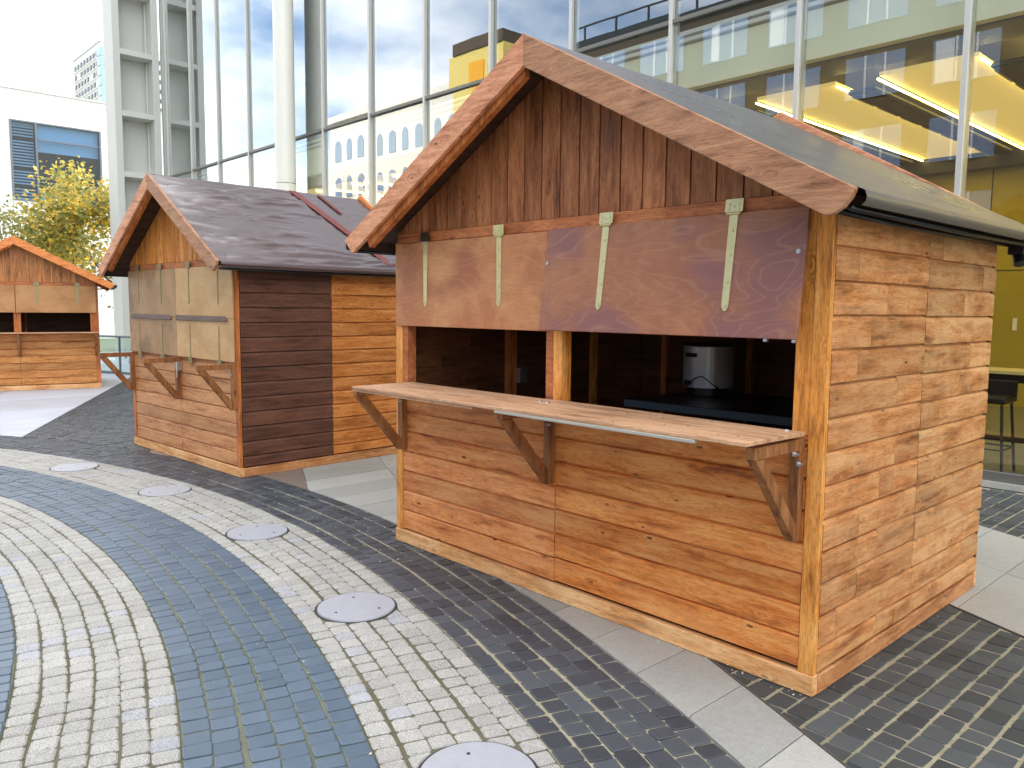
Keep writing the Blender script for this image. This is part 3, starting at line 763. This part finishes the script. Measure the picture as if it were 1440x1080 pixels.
shutter(H3, -1.335, -.04, 1.93, .50, R(3), 'ply_3', (-1.0,-.34), -.012, .35, ['zinc_f']*2)
MB().box(-W3+.05,-1.31,-.33,-.012,1.052,1.07).build('counter_shelf', M['counter'], H3, .002)
MB().box(-1.308,-.0,-.33,-.012,1.053,1.072).build('counter_shelf', M['counter'], H3, .002)
for x in (-W3+.12, -1.31, -.06): bracket(H3, x, 1.0505, 'bracket', .30)

# ------------------------------------------------------------------ glass building
YF = 5.09; XL, XR = -21.42, 26.0; HB = 15.0
B = empty('glass_building', (-6,YF,0)); tag(B, 'tall glass fronted building with pale mullions and warm lit ceilings', 'building')
def bp(mb, name, mat, parent=None, bevel=0, smooth=False, label=None):
    o_ = mb.build(name, M[mat] if isinstance(mat,str) else mat, parent or B, bevel, smooth)
    if parent is None: o_.location = (6,-YF,0)
    if label: o_['label'] = label
    return o_
xs = [-1.235-1.645*k for k in range(-16, 13)]
for x in xs:
    bp(MB().box(x-.026,x+.026,YF-.06,YF-.012,.06,HB).box(x-.02,x+.02,YF-.012,YF+.11,.06,HB), 'mullion', 'alu', bevel=.003)
ed = sorted(xs + [XL, XR])
ZT = (.10, 5.03, 10.0, HB)
for z in ZT[:3]:
    hh = .05 if z > 1 else .09
    bp(MB().box(XL,XR,YF-.05,YF-.013,z-hh/2,z+hh/2), 'transom', 'alu_d', bevel=.003)
bp(MB().box(XL,XR,YF-.09,YF+.05,.0,.055), 'base_frame', 'alu')
for a, b in zip(ed[:-1], ed[1:]):
    for z0, z1 in zip(ZT[:-1], ZT[1:]):
        y = YF + rng.uniform(-.002,.002); t = rng.uniform(-.006,.006); u = rng.uniform(-.006,.006)
        m = MB(); m.add([(a+.005,y-t,z0+.02),(b-.005,y+t,z0+.02),(b-.005,y+t+u,z1-.02),(a+.005,y-t+u,z1-.02)], [(0,1,2,3)])
        bp(m, 'glass_pane', 'gl')
# interior
bp(MB().box(XL,XR,YF+.12,14.0,-.02,.03), 'inner_floor', 'floor_i')
bp(MB().box(XL,XR,YF+.30,YF+.42,4.32,4.84), 'bulkhead', 'band')
bp(MB().box(XL,XR,YF+.26,YF+.40,4.87,4.915).box(XL,XR,YF+.26,YF+.40,4.955,5.0), 'reflected_streak_bar', 'white_wall')  # two white bars standing in for streaks of reflected light
bp(MB().box(XL,XR,YF+.43,14.0,4.845,5.06), 'upper_floor', 'inner_grey')
bp(MB().box(XL,XR,YF+.43,6.1,4.30,4.34), 'ceiling_edge', 'inner_grey')
bp(MB().box(XL,XR,6.1,14.0,4.50,4.54), 'slot_ceiling', 'slot')
bp(MB().box(XL,XR,YF+.3,14.0,9.6,9.9), 'upper_ceiling', 'inner_grey')
bp(MB().box(XL,XR,YF+.3,14.0,HB-.2,HB), 'roof', 'inner_grey')
bp(MB().box(XL,XR,14.0,14.2,0,HB), 'back_wall', 'inner_grey')
bp(MB().box(XR,XR+.2,YF-.1,14.2,0,HB), 'end_wall', 'inner_grey')  # end wall out of view, added to stop sun passing to the huts
bp(MB().box(XL-.2,XL-.001,YF+.06,14.2,0,HB), 'end_wall', 'frame_p')
w_ = bp(MB().box(-11.0,XR,12.0,12.1,.03,4.5), 'panelled_wall', 'olive')
m = MB()
for x in (-9,-7.5,-6,-4.5,-3.0,-1.5,0,1.5,3,4.5): m.box(x-.008,x+.008,11.994,11.999,.03,4.2)
m.box(-11,XR,11.994,11.999,2.28,2.295); m.build('panel_joint', M['slot'], w_)
w2 = MB().box(-2.56,-2.50,11.97,11.9985,1.30,1.50); w2.build('light_switch', M['white_wall'], w_)
bp(MB().box(XL,XR,11.6,11.9,3.95,4.499), 'ceiling_beam', 'slot')
x = 9.04
while x > -17:
    xa, xb = x-1.0, x         # panel with a faint glow of its own, slot on its left
    c_ = bp(MB().box(xa,xb,6.1,11.6,4.20,4.24), 'ceiling_panel', 'ceil')
    for xc in (xa-.03, xb+.01): MB().box(xc,xc+.02,6.12,11.58,4.165,4.185).build('cove_light', M['cove'], c_)
    f_ = bp(MB().box(xa-.47,xa-.13,6.35,11.5,4.12,4.18), 'light_fitting', 'slot', bevel=.02)
    m = MB()
    for j in range(7): m.box(xa-.46,xa-.43,6.45+j*.72,6.45+j*.72+.6,4.112,4.119)
    m.build('louvre', M['fit'], f_)
    x -= 1.5
# end frame: projecting wall with recessed panels
EX = -21.42
m = MB()
m.box(EX-.75,EX,3.88,4.06,0,HB).box(EX-.75,EX-.001,4.88,5.05,0,HB)
z = .30
while z < HB:
    m.box(EX-.5,EX-.003,4.06,4.88,z-.07,z+.07); z += 1.585
ef = bp(m, 'end_frame', 'frame_c', bevel=.006)
MB().box(EX-.60,EX-.50,4.06,4.88,0,HB).build('recess_panel', M['frame_p'], ef)
m = MB(); z = .30
while z < HB: m.box(EX-.44,EX-.40,4.83,4.875,z+.08,z+1.5); z += 1.585
m.build('recess_trim', M['frame_c'], ef)
bp(MB().tube([(-13.72,4.74,0),(-13.72,4.74,4.05)], .205, 40, False).tube([(-13.72,4.74,4.06),(-13.72,4.74,HB)], .203, 40, False), 'column', 'col', smooth=True)
# bar table and stools inside
Bt = empty('bar_table', (-.6,6.1,0)); tag(Bt, 'high bar table with pale wooden top behind the glass', 'table')
MB().box(-1.5,2.6,-.25,.25,.985,1.02).build('tabletop', M['bench'], Bt, .004)
MB().box(-1.5,2.6,-.2,.2,.90,.984).build('apron', M['black'], Bt)
for x in (-1.35,-.05,1.25,2.45): MB().box(x-.03,x+.03,-.18,-.12,.031,.90).build('leg', M['dark_metal'], Bt)
MB().box(-1.5,2.6,-.14,-.10,.30,.35).build('foot_rail', M['dark_metal'], Bt)
for x, lb in ((-1.02,'black bar stool nearest the hut corner behind the glass'), (-.42,'black bar stool cut by the right picture edge')):
    S = empty('bar_stool', (x,5.62,.031)); tag(S, lb, 'stool', 'bar stools behind the glass')
    MB().box(-.19,.19,-.19,.19,.69,.76).build('seat', M['black'], S, .02)
    MB().box(-.19,.19,.16,.19,.74,.90).build('backrest', M['black'], S, .012)
    for sx in (-1,1):
        for sy in (-1,1): MB().tube([(sx*.15,sy*.15,.69),(sx*.2,sy*.2,0)], .013, 8).build('leg', M['black'], S)
    MB().tube([(-.185,-.185,.25),(.185,-.185,.25),(.185,.185,.25),(-.185,.185,.25),(-.185,-.185,.25)], .009, 6).build('footrest', M['black'], S)

# ------------------------------------------------------------------ glass balustrade
G_ = empty('glass_balustrade', (-18.2,2.65,0), R(20)); tag(G_, 'glass balustrade with thin grey rail at the terrace edge', 'railing')
MB().tube([(-7,0,.86),(3.2,0,.86)], .024, 10).build('handrail', M['win_frame'], G_)
for i in range(7):
    x = -7 + i*1.45
    MB().box(x+.02,x+1.43,-.006,.006,.06,.83).build('glass_panel', M['gl_clear'], G_)
    MB().box(x-.015,x+.015,-.02,.02,0,.84).build('post', M['win_frame'], G_)
MB().box(-7,3.2,-.03,.03,0,.055).build('base_channel', M['win_frame'], G_)

# ------------------------------------------------------------------ white building with big window
WB = empty('office_building', (-38,6,0)); tag(WB, 'white rendered building with one large dark blue window', 'building')
def wb(mb, name, mat, parent=None, bevel=0):
    o_ = mb.build(name, M[mat], parent or WB, bevel)
    if parent is None: o_.location = (38,-6,0)
    return o_
y0, y1, z0, z1 = 4.78, 8.25, 5.95, 9.3; X = -38
m = MB(); m.box(X-.3,X,-1,y0,0,10.55); m.box(X-.3,X,y1,14,0,10.55); m.box(X-.3,X,y0,y1,0,z0); m.box(X-.3,X,y0,y1,z1,10.55)
m.box(X-16,X-.3,-1,-.7,0,10.55); m.box(X-16,X-.3,13.7,14,0,10.55); m.box(X-16,X-.301,-.7,13.7,10.1,10.4)
wb(m, 'wall', 'white_wall')
wb(MB().box(X-.32,X+.05,-1.03,14.03,10.551,10.62), 'roof_edge', 'frame_c')
fr = MB()
for y in (y0, 5.72, y1): fr.box(X-.1,X+.03,y-.04,y+.04,z0,z1)
fr.box(X-.1,X+.025,y0+.04,y1-.04,z1-.06,z1); fr.box(X-.1,X+.025,y0+.04,y1-.04,z0,z0+.06); fr.box(X-.08,X+.02,5.77,y1-.04,8.55,8.6); fr.box(X-.08,X+.02,5.77,y1-.04,6.78,6.82)
wn = wb(fr, 'window', 'win_frame')
m = MB(); m.add([(X-.05,y0+.04,z0+.06),(X-.05,y1-.04,z0+.06),(X-.05,y1-.04,z1-.06),(X-.05,y0+.04,z1-.06)], [(0,1,2,3)])
m.build('pane', M['gl_blue'], wn)
wb(MB().box(X-5,X-4.9,-.6,13.6,5.5,10).box(X-5,X-.4,-.6,13.6,5.4,5.5), 'room', 'room')
bl = MB()
for i in range(26):
    z = z1-.1-.125*i; bl.box(X-.22,X-.18,y0+.05,5.66,z-.03,z+.02) if rng.random() < .8 else None
bl.box(X-.22,X-.2,5.78,y1-.05,8.1,9.24)
wb(bl, 'blind', 'blind')
for i in range(4):
    y = 6.08 + .56*i
    C_ = empty('chair', (X-.4,y,5.5)); tag(C_, 'cream shell chair behind the big window, ' + ('first from the window bar','second from the window bar','third from the window bar','last of the row, half behind leaves')[i], 'chair', 'chairs behind the big window')
    m = MB(); n = 12
    for j in range(n+1):
        a = math.pi*j/n
        for d in (0,.03): m.v.append((d-.2, -.21*math.cos(a), .72+.30*math.sin(a)**.6 if j not in (0,n) else .55))
    m.v += []
    for j in range(n): m.f.append((2*j,2*j+1,2*j+3,2*j+2))
    m.f.append(tuple(range(0,2*n+2,2))); m.f.append(tuple(range(2*n+1,0,-2)))
    m.build('backrest', M['chair'], C_)
    MB().box(-.16,.24,-.2,.2,.5,.55).build('seat', M['chair'], C_, .01)
    for sx in (-.14,.2):
        for sy in (-.19,.19): MB().tube([(sx,sy,0),(sx,sy,.5 if sx > 0 else .9)], .014, 6).build('leg', M['steel'], C_)

# ------------------------------------------------------------------ far tower block
TB = empty('tower_block', (-286,80.7,0)); tag(TB, 'distant white high rise with rows of small dark windows', 'tower block')
HT = 88.0
MB().box(-31,0,0,36,0,HT-1.5).build('wall', M['tw'], TB)
MB().box(-31.3,.3,-.3,36,HT-1.49,HT).build('roof_edge', M['tw'], TB)
for r in range(8):
    z = HT-5.2-3.15*r
    for c in range(8):
        x = -29.5 + c*3.55
        if rng.random() < .07: continue
        MB().box(x,x+1.9,-.25,-.01,z,z+1.35).build('window', M['tw_w'], TB)
    MB().box(-31,-3.2,-.5,-.26,z-.95,z-.75).build('ledge', M['tw'], TB)
    g = MB().box(-3.0,.25,-.3,-.01,z-.6,z+2.0).box(.01,.3,0,6.5,z-.6,z+2.0).build('corner_glazing', M['tw_g'], TB)
    MB().box(.01,.35,7.5,12,z,z+1.3).build('window', M['tw_w'], TB)
    MB().box(.01,.35,14,19,z,z+1.3).build('window', M['tw_w'], TB)

# ------------------------------------------------------------------ trees
def limb(mb, p, d, L, r, depth, tips, spread=.55, seg=4, grav=0.0, shrink=.72):
    pts = [Vector(p)]; rad = [r]
    for i in range(seg):
        d = (d + Vector((rng.gauss(0,.13), rng.gauss(0,.13), rng.gauss(.02,.08)-grav))).normalized()
        pts.append(pts[-1] + d*L/seg); rad.append(r*(1-.38*(i+1)/seg))
    mb.tube(pts, rad, 6 if r > .02 else 4, False)
    if depth <= 1: tips += pts[-3:]
    if depth == 0: return
    for k in range(rng.choice((2,3,3))):
        j = rng.choice((seg,seg,seg-1)); a = rng.uniform(0,6.28)
        side = d.cross(Vector((math.cos(a),math.sin(a),.3))).normalized()
        limb(mb, pts[j], (d + side*rng.uniform(spread*.6,spread*1.4)).normalized(), L*shrink*rng.uniform(.8,1.1), rad[j]*.68, depth-1, tips, spread, seg, grav, shrink)
def tree(name, loc, h, label, group, leafm, nleaf, lsize, depth=4, spread=.6, cl=.5, r0=None, lean=(0,0,1)):
    T_ = empty(name, loc); tag(T_, label, 'tree', group)
    mb = MB(); tips = []
    base = Vector((0,0,h*.32)); mb.tube([(0,0,-.05),(.02,.01,h*.12),base], [r0*1.25, r0, r0*.85], 10)
    for k in range(4):
        a = k*1.57 + rng.uniform(-.4,.4)
        limb(mb, base - Vector((0,0,h*.08*(k%3)*.5)), Vector((math.cos(a)*spread, math.sin(a)*spread, .9)).normalized(), h*.27, r0*.55, depth, tips, spread)
    mb.build('trunk', M['bark'], T_, smooth=True)
    if nleaf:
        for mt, n in leafm:
            lf = MB()
            clumps = rng.sample(tips, min(len(tips), max(8, int(len(tips)*.75))))
            for _ in range(n):
                c = rng.choice(clumps) + Vector((rng.gauss(0,cl*.5), rng.gauss(0,cl*.5), rng.gauss(-.05,cl*.4)))
                a = Vector((rng.gauss(0,1),rng.gauss(0,1),rng.gauss(0,.6))).normalized(); b = a.cross(Vector((rng.gauss(0,1),rng.gauss(0,1),rng.gauss(0,1)))).normalized()
                s = lsize*rng.uniform(.6,1.3)
                lf.add([c-a*s*.5, c+b*s*.32, c+a*s*.5, c-b*s*.32], [(0,1,2,3)])
            lf.build('crown', M[mt], T_)
    return T_
tree('autumn_tree', (-25.5,5.2,0), 5.8, 'yellow green autumn tree rising behind the far hut beside the white building', 'autumn trees at the terrace edge', (('leaf_y',5600),('leaf_yy',1500)), 1, .15, 4, .62, .5, .09)
tree('autumn_tree', (-24.5,3.2,0), 4.4, 'lower yellow green bushy tree between the far hut and the balustrade', 'autumn trees at the terrace edge', (('leaf_y',4800),('leaf_yy',900)), 1, .14, 4, .7, .5, .07)
tree('thin_tree', (-25,1.6,0), 4.6, 'thin sparse tree with few leaves above the far hut roof', None, (('leaf_g',2400),), 1, .12, 4, .75, .5, .06)

# ------------------------------------------------------------------ what the glass mirrors: the far side of the square
OB = empty('opposite_building', (-15,-24,0)); tag(OB, 'long brown building with blue windows mirrored in the glass front', 'building')
yo = -21.8; XO0, XO1 = -30.5, 14; HO = 16.2
def ob(mb, name, mat, parent=None):
    o_ = mb.build(name, M[mat], parent or OB)
    if parent is None: o_.location = (15,24,0)
    return o_
ob(MB().box(XO0,XO1,yo-14,yo,0,HO), 'wall', 'opp')
ob(MB().box(XO0-.3,XO1,yo-14,yo+.35,HO+.001,HO+.35), 'roof_edge', 'dark_metal')
m = MB()
for i in range(20): m.box(XO0+1+i*2.2-.04,XO0+1+i*2.2+.04,yo+.1,yo+.2,HO+.351,HO+1.15)
m.box(XO0+.5,XO0+12,yo+.13,yo+.17,HO+1.10,HO+1.149+.05); ob(m, 'roof_rail', 'dark_metal')
for r in range(5):
    for c in range(12):
        x = XO0+1.2+c*3.6; z = 1.5+r*3.05
        w_ = ob(MB().box(x,x+2.5,yo+.002,yo+.06,z,z+1.75), 'window', 'opp_w')
        m = MB().box(x+.85,x+.93,yo+.061,yo+.10,z,z+1.75).box(x+1.65,x+1.73,yo+.061,yo+.10,z,z+1.75); m.build('frame', M['opp_c'], w_)
        if rng.random() < .6: MB().box(x+.1+rng.choice((0,.85)),x+.5+rng.choice((0,.3)),yo+.061,yo+.08,z+.05,z+1.7).build('curtain', M['opp_c'], w_)
YB = empty('yellow_building', (-52.5,-32,0)); tag(YB, 'pale yellow building with an orange panel mirrored in the glass', 'building')
MB().box(-3.2,3.4,-8,0,0,23.5).build('wall', M['yel'], YB)
MB().box(-2.6,3.4,-8,.12,23.51,24.5).build('roof_storey', M['opp'], YB)
MB().box(-.3,1.5,.002,.1,19.5,22.5).build('panel', M['yel_o'], YB)
MB().box(4.5,6,-8,0,0,22.5).build('chimney_wall', M['yel'], YB)
for i in range(4): MB().box(-2.4+i*1.5,-1.6+i*1.5,.002,.08,12,14).build('window', M['opp_w'], YB)
PB = empty('pale_building', (-72,-40,0)); tag(PB, 'pale stone fronted building with arched windows mirrored in the glass', 'building')
MB().box(-16,8,-10,0,0,24).build('wall', M['cream'], PB)
MB().box(-16.4,8.4,-10,.4,24.01,24.8).build('cornice', M['cream'], PB)
for r in range(4):
    for c in range(9):
        x = -14.5+c*2.5; z = 6+r*4.4
        MB().prism([(x,z),(x+1.2,z),(x+1.2,z+1.9),(x+1.0,z+2.3),(x+.6,z+2.5),(x+.2,z+2.3),(x,z+1.9)], lambda a,b,t: (a,t,b), .002, .1).build('window', M['opp_w'], PB)
for i, (x, y, h, lb) in enumerate(((-58,-17,13,'taller bare tree mirrored in the left glass panes'), (-48,-17,11,'shorter bare tree mirrored beside the round column'))):
    tree('bare_tree', (x,y,0), h, lb, 'bare trees mirrored in the glass', (), 0, .1, 5, .55, .4, .2)

# ------------------------------------------------------------------ light
w = bpy.data.worlds.new('World'); scene.world = w; w.use_nodes = True; nt = w.node_tree; nt.nodes.clear()
def N(typ, **kw):
    nd = nt.nodes.new(typ)
    for k, v in kw.items(): setattr(nd, k, v)
    return nd
def wm(op, a, b=0.0, clamp=False):
    nd = N('ShaderNodeMath', operation=op); nd.use_clamp = clamp
    for i, v in ((0,a),(1,b)):
        if isinstance(v, (int,float)): nd.inputs[i].default_value = v
        else: nt.links.new(v, nd.inputs[i])
    return nd.outputs[0]
SUN_EL, SUN_AZ = R(36), R(8)      # azimuth measured clockwise from +y
sky = N('ShaderNodeTexSky', sky_type='NISHITA'); sky.sun_disc = False; sky.sun_elevation = SUN_EL; sky.sun_rotation = SUN_AZ
bg1 = N('ShaderNodeBackground'); bg1.inputs[1].default_value = .15; nt.links.new(sky.outputs[0], bg1.inputs[0])
tc = N('ShaderNodeTexCoord'); sp = N('ShaderNodeSeparateXYZ'); nt.links.new(tc.outputs['Generated'], sp.inputs[0])
zz = wm('ADD', wm('MAXIMUM', sp.outputs[2], 0.0), .22)
cb = N('ShaderNodeCombineXYZ'); nt.links.new(wm('DIVIDE', sp.outputs[0], zz), cb.inputs[0]); nt.links.new(wm('DIVIDE', sp.outputs[1], zz), cb.inputs[1])
nz = N('ShaderNodeTexNoise'); nz.inputs['Scale'].default_value = 1.5; nz.inputs['Detail'].default_value = 7; nz.inputs['Roughness'].default_value = .55
nt.links.new(cb.outputs[0], nz.inputs['Vector'])
bias = wm('ADD', wm('MULTIPLY', sp.outputs[1], .2), .135)
f = wm('ADD', nz.outputs['Fac'], bias)
mr = N('ShaderNodeMapRange'); mr.inputs[1].default_value = .39; mr.inputs[2].default_value = .62; nt.links.new(f, mr.inputs[0])
bg2 = N('ShaderNodeBackground'); bg2.inputs[0].default_value = (.97,.98,1,1); bg2.inputs[1].default_value = 1.25
mx = N('ShaderNodeMixShader'); nt.links.new(mr.outputs[0], mx.inputs[0]); nt.links.new(bg1.outputs[0], mx.inputs[1]); nt.links.new(bg2.outputs[0], mx.inputs[2])
out = N('ShaderNodeOutputWorld'); nt.links.new(mx.outputs[0], out.inputs[0])
sun = bpy.data.objects.new('sun', bpy.data.lights.new('sun', 'SUN')); COL.objects.link(sun)
sun.data.energy = 3.0; sun.data.angle = R(.6); sun.data.color = (1,.95,.86)
sd = Vector((math.sin(SUN_AZ)*math.cos(SUN_EL), math.cos(SUN_AZ)*math.cos(SUN_EL), math.sin(SUN_EL)))
sun.rotation_euler = (-sd).to_track_quat('-Z','Y').to_euler()
vs = scene.view_settings; vs.view_transform = 'Standard'; vs.look = 'None'; vs.gamma = 1; vs.exposure = 1.3
scene.render.engine = 'CYCLES'; scene.cycles.use_denoising = True; scene.cycles.max_bounces = 8; scene.cycles.transparent_max_bounces = 12
scene.cycles.sample_clamp_indirect = 6
